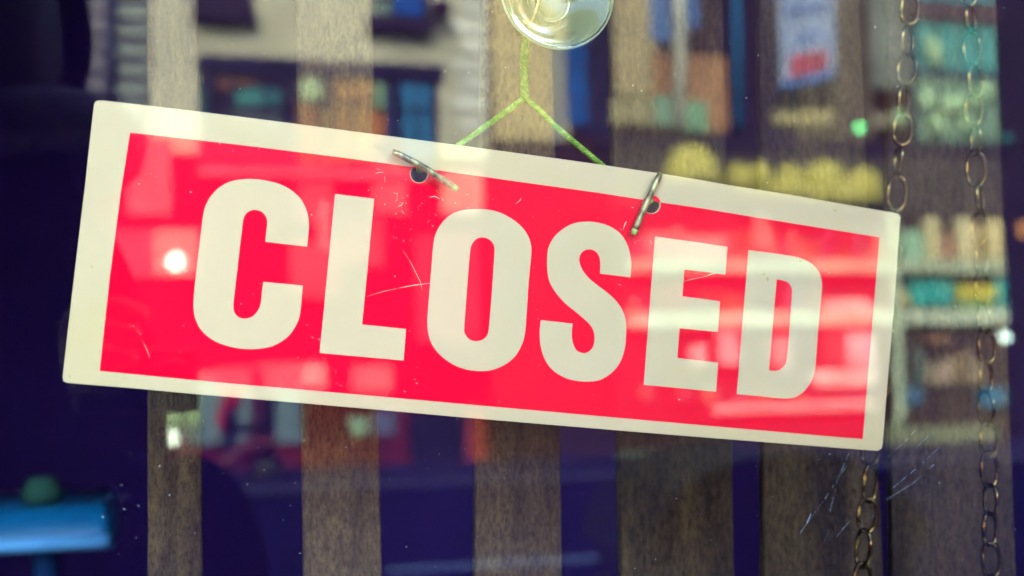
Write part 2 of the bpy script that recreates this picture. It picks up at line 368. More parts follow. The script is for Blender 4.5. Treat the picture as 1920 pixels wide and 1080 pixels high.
lathe('rim', [(rc * .99, .0001), (rc * 1.02, .0004), (rc * 1.02, .0009), (rc * .985, .0013)], mat("rim_plastic", (.42, .46, .24), .25, spec=.5), Mc, cup)
lathe('knob_ring', [(rc * .40, .013), (rc * .43, .014), (rc * .43, .0155), (rc * .40, .0165)], mat("teal_plastic_ring", (.10, .28, .26), .25), Mc, cup)
hookm = mat("dark_hook_metal", (.10, .10, .07), .4, metal=.6); brass = mat("brass_wire", (.70, .50, .20), .35, metal=.5)
tube('hook', [at(1018, -10, .018), at(996, 6, .018), at(1004, 20, .017), at(1014, 34, .016), at(1010, 46, .015)], [.0012, .0016, .0016, .0022, .0016], hookm, cup, 10)
tube('hook', [at(972, 0, .019), at(982, 22, .018), at(1000, 28, .018), at(1016, 25, .018)], .0014, hookm, cup, 10)
tube('hook', [at(964, 58, .012), at(970, 61, .012), at(980, 66, .013)], [.0008, .0011, .0009], hookm, cup, 10)
tube('wire', [at(1014, -30, .010), at(1009, 5, .010), at(1000, 33, .011), at(988, 62, .012)], .00055, brass, cup, 8)

# ------------------------------------------------------------------ chains
bronze = mat("dark_bronze", (.36, .25, .085), .27, spec=.5, metal=1, col2=(.045, .028, .02), scale=230, lo=.40, hi=.52)
def link_mesh(L, W, r):
    bm = bmesh.new(); P = []; a = W / 2 - r; h = L / 2 - r
    for k in range(24):
        t = 2 * math.pi * k / 24; c, s = math.cos(t), math.sin(t)
        P.append(Vector((a * math.copysign(abs(c) ** .8, c), 0, h * math.copysign(abs(s) ** .9, s))))
    add_tube(bm, P, r, 8, closed=True)
    me = bpy.data.meshes.new('link'); bmesh.ops.recalc_face_normals(bm, faces=bm.faces); bm.to_mesh(me); bm.free()
    me.materials.append(bronze)
    for p in me.polygons: p.use_smooth = True
    return me
CY = .062
ppm = 55 / (at(1855, 500, CY) - at(1800, 500, CY)).length     # pixels per metre at the chains
ppv = 100 / (at(1800, 600, CY) - at(1800, 500, CY)).length
LM = link_mesh(67.5 / ppv, 41.5 / ppv, 3.9 / ppv)
def chain(links, label):
    p = at(links[0][0], links[0][1], CY); e = empty('hanging_chain', p, label=label, cat="chain", group="chains hanging behind the glass")
    pts = [at(x, (y0 + y1) / 2, CY) for x, y0, y1, wd in links]
    for i, (x, y0, y1, wd) in enumerate(links):
        o = bpy.data.objects.new('link', LM); COL.objects.link(o); o.parent = e; o.matrix_parent_inverse = Matrix.Translation(-e.location)
        d = (pts[max(i - 1, 0)] - pts[min(i + 1, len(pts) - 1)]).normalized()
        yaw = math.acos(min(1, wd / 41)) * (1 if i % 3 else -1); rd = pts[i] - C0; face = -math.atan2(rd.x, rd.y)
        q = Vector((0, 0, 1)).rotation_difference(d)
        o.matrix_basis = Matrix.Translation(pts[i] + Vector((0, random.uniform(-.0008, .0008), 0))) @ q.to_matrix().to_4x4() @ Matrix.Rotation(yaw + face, 4, 'Z') @ Matrix.Diagonal((1, 1, (y1 - y0) / 66.5, 1))
c1 = [(1707, -16, 49, 37), (1703.5, 46, 107, 23), (1700, 99, 162, 40), (1695, 157, 221, 20), (1692.5, 210, 276, 39), (1685, 272, 332, 16), (1682.5, 327, 398, 39)]
xx, yy = 1676, 390
for k in range(8):
    c1.append((xx, yy, yy + 66, 18 if k % 2 == 0 else 38)); xx -= 5.3; yy += 58.5
c1 = c1[:-1] + [(1633.5, 810, 875, 34), (1632, 869, 943, 27), (1625, 933, 999, 38), (1619, 992, 1066, 29), (1615, 1054, 1120, 34), (1611, 1110, 1176, 25)]
chain([(1710, -76, -8, 22)] + c1, "bronze link chain hanging closest to the right end of the closed sign")
c2 = [(1817, -100, -32, 38), (1816, -48, 14, 36), (1819, 8, 62, 18), (1822, 57, 126, 35), (1827.5, 118, 185, 29), (1826, 173, 237, 35), (1830, 231, 293, 20), (1831, 282, 352, 41), (1836, 339, 402, 13), (1838.5, 396, 460, 35), (1840, 454, 514, 21), (1841.5, 508, 576, 28), (1846, 567, 627, 24), (1849.5, 620, 683, 34), (1850, 676, 740, 25),
      (1850, 731, 799, 31), (1853.5, 790, 861, 34), (1854, 846, 914, 34), (1857, 906, 969, 26), (1857, 960, 1025, 27), (1859, 1016, 1086, 35), (1862, 1076, 1142, 20)]
chain(c2, "bronze link chain farther right, hanging clear of the closed sign")

# ------------------------------------------------------------------ wooden slats behind the sign
def wood(k_=1):
    m = bpy.data.materials.new("weathered_wood"); m.use_nodes = True; t = m.node_tree; b = t.nodes['Principled BSDF']
    tc = t.nodes.new('ShaderNodeTexCoord'); oi = t.nodes.new('ShaderNodeObjectInfo')
    def noise(scale, st, det=6):
        mp = t.nodes.new('ShaderNodeMapping'); mp.inputs['Scale'].default_value = st; nz = t.nodes.new('ShaderNodeTexNoise')
        nz.inputs['Scale'].default_value = scale; nz.inputs['Detail'].default_value = det; nz.inputs['Roughness'].default_value = .65
        t.links.new(tc.outputs['Object'], mp.inputs[0]); t.links.new(mp.outputs[0], nz.inputs['Vector']); return nz
    g = noise(520, (1, 1, .30)); s = noise(900, (1, 1, .45), 3); l = noise(40, (1, 1, .16)); st = noise(500, (1, 1, .03), 2)
    def ramp(src, stops):
        r = t.nodes.new('ShaderNodeValToRGB'); e = r.color_ramp.elements
        e[0].position, e[0].color = stops[0][0], (*stops[0][1], 1); e[1].position, e[1].color = stops[1][0], (*stops[1][1], 1)
        t.links.new(src.outputs[0], r.inputs[0]); return r
    def mix(kind, a, b_, f):
        x = t.nodes.new('ShaderNodeMix'); x.data_type = 'RGBA'; x.blend_type = kind; x.inputs[0].default_value = f
        t.links.new(a, x.inputs[6]); t.links.new(b_, x.inputs[7]); return x.outputs[2]
    base = ramp(g, [(.34, tuple(c * k_ for c in (.050, .029, .031))), (.70, tuple(c * k_ for c in (.120, .080, .046)))])
    spk = ramp(s, [(.34, (.42, .38, .48)), (.50, (1, 1, 1))]); big = ramp(l, [(.38, (.48, .43, .60)), (.60, (1.25, 1.20, .92))]); str_ = ramp(st, [(.3, (.8, .8, .82)), (.7, (1.1, 1.1, 1.05))])
    c = mix('MULTIPLY', base.outputs[0], spk.outputs[0], .85); c = mix('MULTIPLY', c, big.outputs[0], 1); c = mix('MULTIPLY', c, str_.outputs[0], .45)
    t.links.new(c, b.inputs['Base Color']); b.inputs['Roughness'].default_value = .75; b.inputs['Specular IOR Level'].default_value = .1
    bp = t.nodes.new('ShaderNodeBump'); bp.inputs['Strength'].default_value = .55; bp.inputs['Distance'].default_value = .0008
    t.links.new(g.outputs[0], bp.inputs['Height']); t.links.new(bp.outputs[0], b.inputs['Normal'])
    return m
wd = wood(); wd2 = wood(.62); wedge = mat('lit_wood_edge', (.50, .42, .20), .8, col2=(.22, .17, .09), scale=120); SY = .112  # pale right bevel: light catching that edge is put into its colour
SL = [(276, 276, 372, 381, "narrow weathered slat at the far left, behind the letter C"), (557, 569, 698, 716, "second weathered slat from the left, behind the letters L and C"),
      (905, 890, 1036, 1054, "weathered slat behind the string and the letter O"), (1144, 1166, 1356, 1378, "wide weathered slat behind the letters S and E"),
      (1424, 1432, 1612, 1656, "wide weathered slat behind the letter D"), (1664, 1674, 1868, 1905, "weathered slat at the right, behind both chains")]
for k, (a, b, c, d, lab) in enumerate(SL):
    bm = bmesh.new(); dy = random.uniform(-.003, .003); th = .005
    def L(pa, pb, z):     # point on the line through the two traced positions
        A, B = at(pa, 0, SY + dy), at(pb, 1080, SY + dy); t_ = (z - B.z) / (A.z - B.z); return B.x + (A.x - B.x) * t_
    NZ = 60; z0, z1 = .46, 2.6; rows = []
    for i in range(NZ + 1):
        z = z0 + (z1 - z0) * i / NZ; w1 = random.uniform(-.0003, .0003); w2 = random.uniform(-.0003, .0003)
        xa, xb = L(a, b, z) + w1, L(c, d, z) + w2; y = SY + dy; bv = .0007
        pr = [(xa, y + bv), (xa + bv, y), (xb - bv, y), (xb, y + bv), (xb, y + th), (xa, y + th)]
        rows.append([bm.verts.new((px, py, z)) for px, py in pr])
    for r0, r1 in zip(rows, rows[1:]):
        for q in range(6): bm.faces.new((r0[q], r0[(q + 1) % 6], r1[(q + 1) % 6], r1[q])).material_index = 1 if q == 2 else 0
    bm.faces.new(rows[0]); bm.faces.new(rows[-1])
    tag(fin('wooden_slat', bm, [wd if k < 3 else wd2, wedge]), lab, "slat", "slats standing behind the window")
box('rail', (X0, SY + .02, 2.5), (X1, SY + .05, 2.58), wd, shop)
box('rail', (X0, SY + .02, .47), (X1, SY + .05, .55), wd, shop)
box('window_bed', (X0, .06, ZB - .02), (X1, .24, ZB + .005), dark, shop)

# things inside the shop, low on the left
bluep = mat("glossy_blue_enamel", (.001, .060, .14), .4, spec=.3)
BY = 1.25
bench = empty('blue_bench', (at(60, 1040, BY).x, BY + .1, 0), label="glossy light blue rounded bench inside the shop, lower left", cat="bench")
xL, xR = at(-260, 990, BY).x, at(192, 990, BY).x
zT, zB = at(100, 950, BY + .04).z, at(100, 1033, BY).z
bm = bmesh.new(); rows = []
pf = [(.30, zT)] + [(.05 - .05 * math.sin(math.pi / 2 * k / 10), zT + (zB - zT) * (1 - math.cos(math.pi / 2 * k / 10))) for k in range(11)] + [(.30, zB)]
for x, s_ in ((xL, 1), (xR - .012, 1), (xR - .004, .99), (xR, .95)):
    rows.append([bm.verts.new((x + .012 * (zT - z) / (zT - zB), BY + .15 + (y - .15) * s_, z)) for y, z in pf])
for r0, r1 in zip(rows, rows[1:]):
    for q in range(len(pf)): bm.faces.new((r0[q], r0[(q + 1) % len(pf)], r1[(q + 1) % len(pf)], r1[q]))
bm.faces.new(rows[0]); bm.faces.new(rows[-1]); fin('seat', bm, bluep, bench, True)
zt0, zt1 = at(100, 1006, BY - .004).z, at(100, 1032, BY - .004).z
tube('trim', [Vector((xL, BY - .002, (zt0 + zt1) / 2)), Vector(((xL + xR) / 2, BY - .004, (zt0 + zt1) / 2)), Vector((xR + .006, BY - .002, (zt0 + zt1) / 2 - .001))], (zt0 - zt1) / 2, mat('pale_blue_highlight', (.075, .23, .42), .5), bench, 16)  # pale strip: the sky's highlight on the seat, built as a coloured tube
for lx_ in (at(78, 1066, BY).x, xL + .03):
    tube('leg', [Vector((lx_, BY + .04, zB + .001)), Vector((lx_, BY + .04, .005))], .015, mat('blue_leg_paint', (.001, .010, .04), .6), bench, 12)
gj = at(76, 912, BY + .06)
tag(lathe('pot', [(.0001, 0), (.018, 0), (.026, .010), (.026, .020), (.018, .030), (.018, .036), (.0001, .036)], mat("green_glazed_pot", (.008, .032, .022), .8), Matrix.Translation((gj.x, BY + .08, zT)), n=24), "small green glazed pot standing on the blue bench", "pot")

# dust on the glass and scratches in it
dustm = mat("dust", (.62, .60, .46), .9)
bm = bmesh.new()
for _ in range(420):
    px, py = random.uniform(180, 1920), random.uniform(0, 1080)
    c = at(px, py, -.00005); r = random.choice([.00004, .00005, .00006, .00008, .00008, .00012]) * random.uniform(.7, 1.1)
    bmesh.ops.create_icosphere(bm, subdivisions=1, radius=r, matrix=Matrix.Translation(c) @ Matrix.Rotation(random.random() * 3, 4, 'Y') @ Matrix.Diagonal((random.choice([1, 1, 2.2]), .3, 1, 1)))
tag(fin('dust', bm, dustm), "scattered white dust specks on the window glass", "dust", kind='stuff')
glsc = mat("glass_scratch", (.24, .30, .33), .5)
for pts, wv in (([(1595, 843), (1570, 900), (1540, 945), (1500, 1000)], .00009), ([(1521, 962), (1511, 985)], .0002), ([(1596, 862), (1572, 895), (1556, 960)], .00006), ([(1717, 806), (1700, 825), (1664, 857)], .00010),
                ([(1743, 815), (1722, 835), (1706, 855)], .00006), ([(1762, 838), (1730, 868), (1674, 915)], .00012), ([(1757, 866), (1712, 906), (1660, 938)], .00010), ([(1594, 977), (1580, 992), (1569, 1006)], .00012), ([(1556, 990), (1543, 1020)], .00005), ([(1640, 965), (1600, 1000)], .00005)):
    q = []
    for (x0, y0), (x1, y1) in zip(pts, pts[1:]): q += [(x0 + (x1 - x0) * k / 9, y0 + (y1 - y0) * k / 9) for k in range(9)]
    q.append(pts[-1]); bm = bmesh.new()
    for a_, b_ in zip(q, q[1:]):
        if random.random() < .72:
            f0, f1 = random.uniform(0, .3), random.uniform(.6, 1.05)
            A, B = [at(a_[0] + (b_[0] - a_[0]) * f + random.uniform(-.4, .4), a_[1] + (b_[1] - a_[1]) * f, -.00006) for f in (f0, f1)]
            add_tube(bm, [A, B], [wv * random.uniform(.15, .45), wv * random.uniform(.1, .5)], 4)
    fin('scratch', bm, glsc, pane)

exec_street = True
# ------------------------------------------------------------------ the street opposite, seen mirrored in the glass
FY = 19.5
def fbox(name, r, proud, thick, col, parent, rough=.7, bev=0, mt=None):
    x0, y0, x1, y1 = r; Y = FY - proud; xm, ym = (x0 + x1) / 2, (y0 + y1) / 2
    p, q = rp(x0, ym, Y), rp(x1, ym, Y); a, b = rp(xm, y0, Y), rp(xm, y1, Y)
    return box(name, (p.x, -Y - thick, b.z), (q.x, -Y, a.z), mt or flat(col, rough), parent, bev)
def fx(px): return rp(px, 400, FY).x
gx = fx(916)
cb = empty('cream_building', (fx(540), -FY - 3, 0), label="cream rendered building across the street with dark framed windows and a red ground floor", cat="building")
lb = empty('dark_building', (fx(0), -FY - 3, 0), label="dark building at the left end of the mirrored street", cat="building")
bb = empty('brown_building', (fx(1300), -FY - 3, 0), label="brown brick building across the street with a shop full of shelves", cat="building")
creamw = mat("cream_render", (.36, .36, .235), .85, col2=(.29, .30, .20), scale=1.2)
brick = mat("brown_brick", (.034, .016, .016), .85, spec=.02, col2=(.022, .012, .014), scale=3)
tanw = mat("tan_brick", (.40, .34, .14), .85, col2=(.30, .25, .11), scale=2)
gz = 5.0; 
box('wall', (fx(163), -FY - 6, gz + .001), (gx - .001, -FY, 9.6), creamw, cb)
redw = mat("dark_red_paint", (.06, .002, .008), .6, spec=.02)
box('ground_floor', (fx(163), -FY - 6, 0), (gx - .001, -FY - .05, gz), redw, cb)
box('wall', (fx(-900), -FY - 6, 0), (fx(163) - .002, -FY - 1.2, 12), mat("dark_brick", (.012, .008, .018), .9), lb)  # near black brick over the whole wall
box('roof', (fx(-900), -FY - 6, 12.001), (fx(163) - .002, -FY - 1.1, 12.3), mat("slate", (.02, .02, .03), .9), lb)
box('wall', (gx, -FY - 6, 0), (fx(2600), -FY - .02, 9.6), brick, bb)
box('roof', (fx(163), -FY - 6, 9.601), (gx - .001, -FY + .15, 9.9), brick, cb)
box('roof', (gx, -FY - 6, 9.601), (fx(2600), -FY + .12, 9.9), mat("slate", (.02, .02, .03), .9), bb)
NV, OR, TE, BL, GR = (.010, .007, .030), (.24, .10, .035), (.05, .22, .20), (.02, .12, .38), (.20, .36, .14)
# cream building: windows
w1 = fbox('window', (368, -190, 470, 2), .03, .2, (.016, .008, .03), cb); fbox('sill', (360, 0, 476, 36), .28, .3, (.02, .010, .03), w1)
w2 = fbox('window', (700, -170, 805, 34), .03, .2, NV, cb); fbox('pane', (738, -160, 790, 30), .05, .02, (.010, .06, .26), w2, .2); fbox('pane', (704, 0, 734, 28), .05, .02, (.12, .18, .14), w2, .2)
fbox('sill', (694, 32, 814, 56), .28, .3, (.02, .010, .03), w2)
lt = lathe('wall_lantern', [(.0001, 0), (.12, .0), (.16, .05), (.16, .25), (.1, .32), (.0001, .34)], flat((.03, .008, .03)), Matrix.Translation(rp(823, 22, FY - .1)) @ Matrix.Rotation(-math.pi / 2, 4, 'X'), cb, n=24)
fbox('lintel_or_shadow', (368, 112, 832, 140), .10, .15, (.014, .010, .035), cb)  # navy strip coloured dark for the shadow under a cornice
w3 = fbox('window', (372, 141, 556, 330), .02, .2, (.020, .013, .035), cb)
fbox('blind', (408, 150, 480, 168), .04, .015, (.14, .06, .03), w3); fbox('curtain', (442, 160, 492, 196), .04, .015, (.05, .20, .17), w3); fbox('curtain', (496, 168, 528, 196), .04, .015, (.03, .13, .14), w3)
fbox('pane', (425, 200, 528, 250), .04, .015, (.06, .075, .085), w3, .3); fbox('pane', (374, 170, 386, 250), .04, .015, (.04, .12, .12), w3)
w4 = fbox('window', (558, 142, 700, 330), .022, .2, (.040, .020, .030), cb)
bm = bmesh.new(); ball(bm, rp(585, 170, FY - .1), (.20, .06, .2)); fin('lamp_globe', bm, flat((.30, .44, .22)), w4, True)
fbox('curtain', (560, 196, 604, 300), .04, .015, OR, w4); fbox('curtain', (628, 150, 700, 300), .045, .015, (.30, .16, .05), w4); fbox('curtain', (604, 205, 628, 300), .04, .015, (.20, .13, .05), w4)
w5 = fbox('window', (700, 141, 822, 330), .02, .2, NV, cb)
fbox('curtain', (702, 156, 724, 204), .04, .015, (.16, .30, .16), w5); fbox('curtain', (702, 206, 720, 262), .04, .015, (.36, .12, .04), w5)
fbox('pane', (755, 158, 808, 300), .05, .02, (.02, .13, .25), w5, .2); fbox('pane', (726, 170, 738, 300), .05, .02, (.03, .05, .14), w5, .2)
# quoins
qs = flat((.52, .55, .42)); qd = flat((.20, .20, .25)); qg = flat((.17, .26, .24))
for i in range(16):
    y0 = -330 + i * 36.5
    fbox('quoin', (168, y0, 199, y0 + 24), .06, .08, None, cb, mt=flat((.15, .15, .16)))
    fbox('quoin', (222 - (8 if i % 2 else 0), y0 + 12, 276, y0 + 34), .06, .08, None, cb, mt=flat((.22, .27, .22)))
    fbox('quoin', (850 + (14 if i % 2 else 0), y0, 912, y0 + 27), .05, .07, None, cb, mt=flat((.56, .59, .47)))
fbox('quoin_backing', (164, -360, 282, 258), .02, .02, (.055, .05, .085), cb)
tube('drainpipe', [rp(208, -500, FY - .12), rp(208, 250, FY - .12)], .085, flat((.05, .055, .12)), cb, 10)
# cream building: ground floor, mostly red shopfront
for r, c in (((240, 262, 320, 402), (.20, .10, .10)), ((300, 285, 318, 345), (.42, .24, .20)), ((598, 380, 618, 470), (.42, .22, .18)), ((560, 300, 625, 420), (.20, .05, .05)),
             ((288, 430, 372, 516), (.36, .22, .16)), ((545, 450, 640, 560), (.22, .06, .06)), ((640, 410, 720, 500), (.18, .05, .05)), ((700, 290, 760, 400), (.24, .10, .09)), ((830, 320, 905, 400), (.50, .32, .22)),
             ((480, 682, 560, 724), (.22, .10, .10)), ((566, 682, 610, 724), (.42, .30, .24)), ((660, 685, 735, 735), (.28, .14, .12)), ((400, 690, 470, 730), (.2, .09, .09)), ((200, 430, 285, 520), (.14, .05, .07)), ((780, 440, 900, 640), (.16, .03, .04))):
    fbox('shopfront_panel', r, random.uniform(.03, .09), .05, c, cb)
sh = fbox('shutter', (284, 700, 566, 832), .03, .05, (.11, .18, .17), cb)
for i in range(40):
    x = 286 + i * 7; fbox('shutter_rib', (x, 702, x + 3.4, 830), .05, .02, (.12, .20, .19), sh)
fbox('green_panel', (296, 700, 374, 802), .09, .03, (.24, .38, .16), cb)
fbox('pier', (470, 690, 494, 866), .10, .1, (.05, .008, .02), cb)
fbox('dado', (440, 833, 640, 884), .07, .08, (.085, .003, .008), cb)
fbox('dado', (640, 815, 765, 884), .07, .08, (.075, .004, .008), cb)
fbox('doorway', (768, 772, 872, 892), .04, .05, (.006, .004, .014), cb); fbox('door_post', (744, 760, 766, 880), .12, .1, (.10, .005, .01), cb); fbox('door_post', (874, 760, 912, 880), .12, .1, (.22, .03, .022), cb)
fbox('notice', (655, 782, 690, 815), .11, .02, (.18, .30, .20), cb); fbox('window', (700, 772, 744, 815), .05, .02, (.10, .11, .17), cb)
for w_, xs, ya, yb in ((w3, (405, 437, 494, 530), 141, 320), (w4, (600, 626, 662), 142, 320), (w5, (726, 742, 782), 141, 320)):
    for x in xs: fbox('glazing_bar', (x - 2.6, ya, x + 2.6, yb), .07, .03, (.012, .010, .026), w_)
for w_, x0, x1, y in ((w3, 372, 556, 198), (w4, 558, 700, 192), (w5, 700, 822, 205)): fbox('glazing_bar', (x0, y - 2.5, x1, y + 2.5), .075, .03, (.012, .010, .026), w_)
fbox('sill', (372, 318, 822, 332), .16, .2, (.10, .09, .10), cb)
# brown building upper part
fbox('tan_brickwork', (918, -500, 1057, 262), .03, .04, None, bb, mt=tanw)
fbox('tan_brickwork', (1146, -500, 1222, 180), .03, .04, None, bb, mt=flat((.28, .24, .12)))
fbox('string_course', (1146, 186, 1224, 232), .05, .06, (.26, .24, .12), bb)
fbox('tan_brickwork', (1036, 88, 1056, 262), .035, .04, (.20, .23, .22), bb)
w6 = fbox('window', (1058, -40, 1145, 250), .02, .1, (.016, .012, .035), bb); fbox('pane', (1061, 82, 1100, 232), .04, .02, (.008, .06, .22), w6, .2)
fbox('shutter_panel', (1218, -60, 1258, 76), .06, .05, (.05, .12, .28), bb); fbox('shutter_panel', (1288, -60, 1310, 52), .06, .05, (.04, .11, .28), bb)
fbox('orange_panel', (1224, 102, 1260, 178), .05, .05, (.21, .105, .05), bb); fbox('orange_panel', (1288, 104, 1364, 246), .05, .05, (.26, .135, .06), bb)
fbox('green_panel', (1228, 180, 1260, 236), .06, .05, (.16, .30, .20), bb); fbox('green_panel', (1286, 190, 1326, 246), .08, .05, (.14, .30, .17), bb)
tube('white_downpipe', [rp(1275, -300, FY - .2), rp(1275, 240, FY - .2)], .11, flat((.46, .50, .40)), bb, 12)
fbox('pier', (1346, -200, 1470, 300), .04, .05, (.018, .009, .026), bb)
tube('blue_downpipe', [rp(1378, -300, FY - .16), rp(1384, 240, FY - .16)], .095, flat((.02, .12, .26)), bb, 12)
fbox('wall_panel', (1472, -200, 1630, 262), .03, .04, (.075, .060, .045), bb); fbox('ledge', (1452, 205, 1562, 234), .12, .1, (.30, .27, .12), bb)
fbox('wall_panel', (1632, -100, 1700, 165), .04, .04, (.14, .16, .13), bb); fbox('ledge', (1636, 212, 1690, 240), .12, .1, (.20, .18, .12), bb)
w7 = fbox('window', (1708, -60, 1872, 268), .03, .1, (.02, .05, .08), bb); fbox('lintel_or_shadow', (1700, 6, 1872, 38), .14, .14, (.05, .025, .035), w7)
fbox('blind', (1722, -60, 1868, 4), .05, .02, (.02, .18, .22), w7); [fbox('glazing_bar', (x - 2.5, -60, x + 2.5, 266), .09, .02, (.02, .05, .06), w7) for x in (1760, 1800, 1838)]; fbox('pane', (1722, 40, 1868, 132), .05, .02, (.05, .25, .22), w7, .15); fbox('pane', (1722, 142, 1868, 266), .05, .02, (.12, .22, .14), w7, .15); fbox('transom', (1716, 132, 1872, 146), .08, .03, (.02, .04, .07), w7)
bm = bmesh.new()
for px, py, r in ((1738, 185, .15), (1778, 195, .15), (1800, 190, .12), (1756, 100, .16), (1745, 80, .12), (1832, 190, .12), (1852, 168, .14), (1812, 228, .14), (1760, 232, .15), (1688, 220, .12)): ball(bm, rp(px, py, FY - .2), (r, .05, r * 1.3))
fin('flower_display', bm, flat((.28, .46, .24)), w7, True)
fbox('pier', (1878, -300, 2050, 900), .10, .1, (.012, .006, .022), bb); fbox('lamp_bracket', (1880, 250, 1897, 266), .14, .03, (.02, .12, .13), bb); fbox('notice', (1908, 415, 1935, 445), .14, .03, (.40, .18, .05), bb)
fbox('fascia', (1146, 290, 1876, 396), .08, .08, (.045, .036, .036), bb); fbox('fascia_trim', (1120, 262, 1876, 288), .10, .1, (.018, .010, .026), bb)
# yellow half-round blind and scalloped awning
yel = mat("yellow_canvas", (.33, .31, .06), .8, col2=(.38, .355, .085), scale=3)
aw = empty('yellow_awning', rp(1450, 340, FY - .5), label="yellow half round blind and lumpy scalloped awning above the shelves shop", cat="awning")
def blob(name, r, mt, par, dep=.35, cut=None):
    a, b = rp(r[0], (r[1] + r[3]) / 2, FY - .5), rp(r[2], (r[1] + r[3]) / 2, FY - .5); z1, z0 = rp((r[0] + r[2]) / 2, r[1], FY - .5).z, rp((r[0] + r[2]) / 2, r[3], FY - .5).z
    bm = bmesh.new(); ball(bm, Vector(((a.x + b.x) / 2, -FY + .5 - .1, (z0 + z1) / 2)), (abs(b.x - a.x) / 2, dep, (z1 - z0) / 2), 20)
    if cut:
        zc = rp((r[0] + r[2]) / 2, cut, FY - .5).z
        for v in bm.verts: v.co.z = max(v.co.z, zc)
    return fin(name, bm, mt, par, True)
blob('half_round_blind', (1249, 268, 1356, 400), yel, aw, cut=344)
for r in ((1366, 304, 1412, 372), (1408, 302, 1446, 370), (1460, 306, 1506, 378), (1508, 300, 1592, 388), (1590, 312, 1656, 398), (1400, 330, 1560, 384), (1480, 334, 1640, 396)): blob('scallop', r, yel, aw, cut=min(r[3], 384))
# leaning board with blue print and a red label
pb = empty('to_let_board', rp(1512, 80, FY - .6), label="pale blue notice board with a red label fixed high on the brown building", cat="board")
def quad(name, pts, Y, th, mt, par):
    bm = bmesh.new(); f = [bm.verts.new(rp(*p, Y)) for p in pts]; g = [bm.verts.new(rp(*p, Y) - Vector((0, th, 0))) for p in pts]
    bm.faces.new(f); bm.faces.new(g[::-1])
    for i in range(4): bm.faces.new((f[i], f[(i + 1) % 4], g[(i + 1) % 4], g[i]))
    return fin(name, bm, mt, par)
quad('board', [(1460, -14, FY), (1566, -34, FY), (1566, 142, FY), (1464, 166, FY)] and [(1460, -14), (1566, -34), (1567, 143), (1465, 166)], FY - .6, .04, flat((.20, .27, .38)), pb)
quad('board_edge', [(1465, 152), (1567, 130), (1567, 144), (1465, 167)], FY - .62, .015, flat((.04, .12, .32)), pb)
quad('label', [(1480, 106), (1550, 92), (1551, 130), (1482, 145)], FY - .63, .015, flat((.30, .045, .08)), pb)
for x0, x1, y in ((1474, 1486, 14), (1490, 1506, 12), (1510, 1524, 10), (1528, 1548, 7), (1510, 1524, 62), (1528, 1540, 58), (1500, 1508, 66)):
    quad('print', [(x0, y), (x1, y - 2), (x1, y + 12), (x0, y + 14)], FY - .63, .015, flat((.06, .13, .32)), pb)
box('bracket', rp(1500, 60, FY - .58) - Vector((.04, 0, .04)), Vector((rp(1500, 60, FY).x + .04, -FY, rp(1500, 60, FY - .58).z + .04)), dark, pb)
# shelves shop, ground floor of the brown building
sf = empty('shop_display', rp(1500, 800, FY - .3), label="shop display with pale shelves stacked with coloured goods, right of the street", cat="shelves")
wh = flat((.28, .35, .22)); wh2 = flat((.36, .44, .30))
fbox('back_panel', (1150, 398, 1886, 850), .10, .05, (.030, .014, .018), sf)
fbox('shelf', (1180, 486, 1884, 511), .35, .25, None, sf, mt=wh); fbox('shelf', (1180, 582, 1890, 611), .35, .25, None, sf, mt=wh2); fbox('shelf', (1340, 752, 1645, 772), .30, .2, (.36, .28, .25), sf)
fbox('upright', (1674, 398, 1690, 790), .38, .05, (.34, .44, .28), sf)
fbox('upright', (1418, 400, 1440, 470), .38, .05, (.30, .20, .16), sf)
GD = [((1695, 432, 1732, 486), (.22, .40, .24)), ((1736, 408, 1762, 486), (.50, .46, .22)), ((1764, 440, 1792, 486), (.26, .14, .08)), ((1798, 408, 1822, 486), (.54, .50, .26)), ((1824, 420, 1842, 486), (.36, .28, .12)), ((1854, 410, 1878, 486), (.52, .45, .20)),
      ((1210, 436, 1270, 486), (.36, .2, .16)), ((1275, 442, 1360, 486), (.48, .26, .2)), ((1708, 526, 1788, 572), (.01, .26, .22)), ((1796, 534, 1866, 560), (.42, .38, .04)), ((1868, 522, 1886, 580), (.02, .26, .22)), ((1690, 545, 1706, 575), (.36, .30, .12)), ((1790, 562, 1862, 582), (.14, .24, .08)),
      ((1545, 562, 1628, 582), (.62, .46, .38)), ((1632, 570, 1645, 582), (.5, .4, .34)), ((1590, 622, 1642, 688), (.50, .38, .36)), ((1352, 622, 1386, 684), (.46, .36, .34)), ((1297, 648, 1324, 684), (.50, .36, .32)), ((1450, 630, 1482, 690), (.40, .28, .24)), ((1528, 692, 1642, 724), (.58, .46, .38)), ((1545, 620, 1580, 680), (.2, .06, .06)),
      ((1740, 628, 1780, 642), (.20, .10, .06)), ((1842, 726, 1888, 762), (.02, .12, .20)), ((1692, 726, 1730, 758), (.03, .10, .17)), ((1240, 530, 1290, 582), (.14, .02, .03)), ((1676, 790, 1690, 812), (.2, .28, .16))]
for r, c in GD: fbox('goods', r, .30, .2, c, sf)
rg = random.Random(11)
for (xa, xb_, yb, hmin, hmax) in ((1186, 1660, 486, 14, 62), (1182, 1660, 582, 12, 50), (1700, 1880, 582, 6, 20), (1196, 1640, 752, 14, 60), (1700, 1838, 720, 20, 70)):
    x = xa
    while x < xb_:
        wdt = rg.uniform(7, 26)
        if rg.random() < .72:
            c = rg.choice([(.10, .03, .03), (.16, .12, .06), (.05, .08, .07), (.22, .18, .10), (.04, .03, .06), (.12, .05, .03), (.26, .20, .14), (.03, .07, .10)])
            fbox('goods', (x, yb - rg.uniform(hmin, hmax), x + wdt * .88, yb - .5), .24, .12, c, sf)
        x += wdt
fbox('plinth', (1660, 798, 1870, 832), .22, .1, (.13, .15, .085), sf)
fbox('planter', (1176, 848, 1284, 902), .8, .5, (.16, .22, .13), sf)
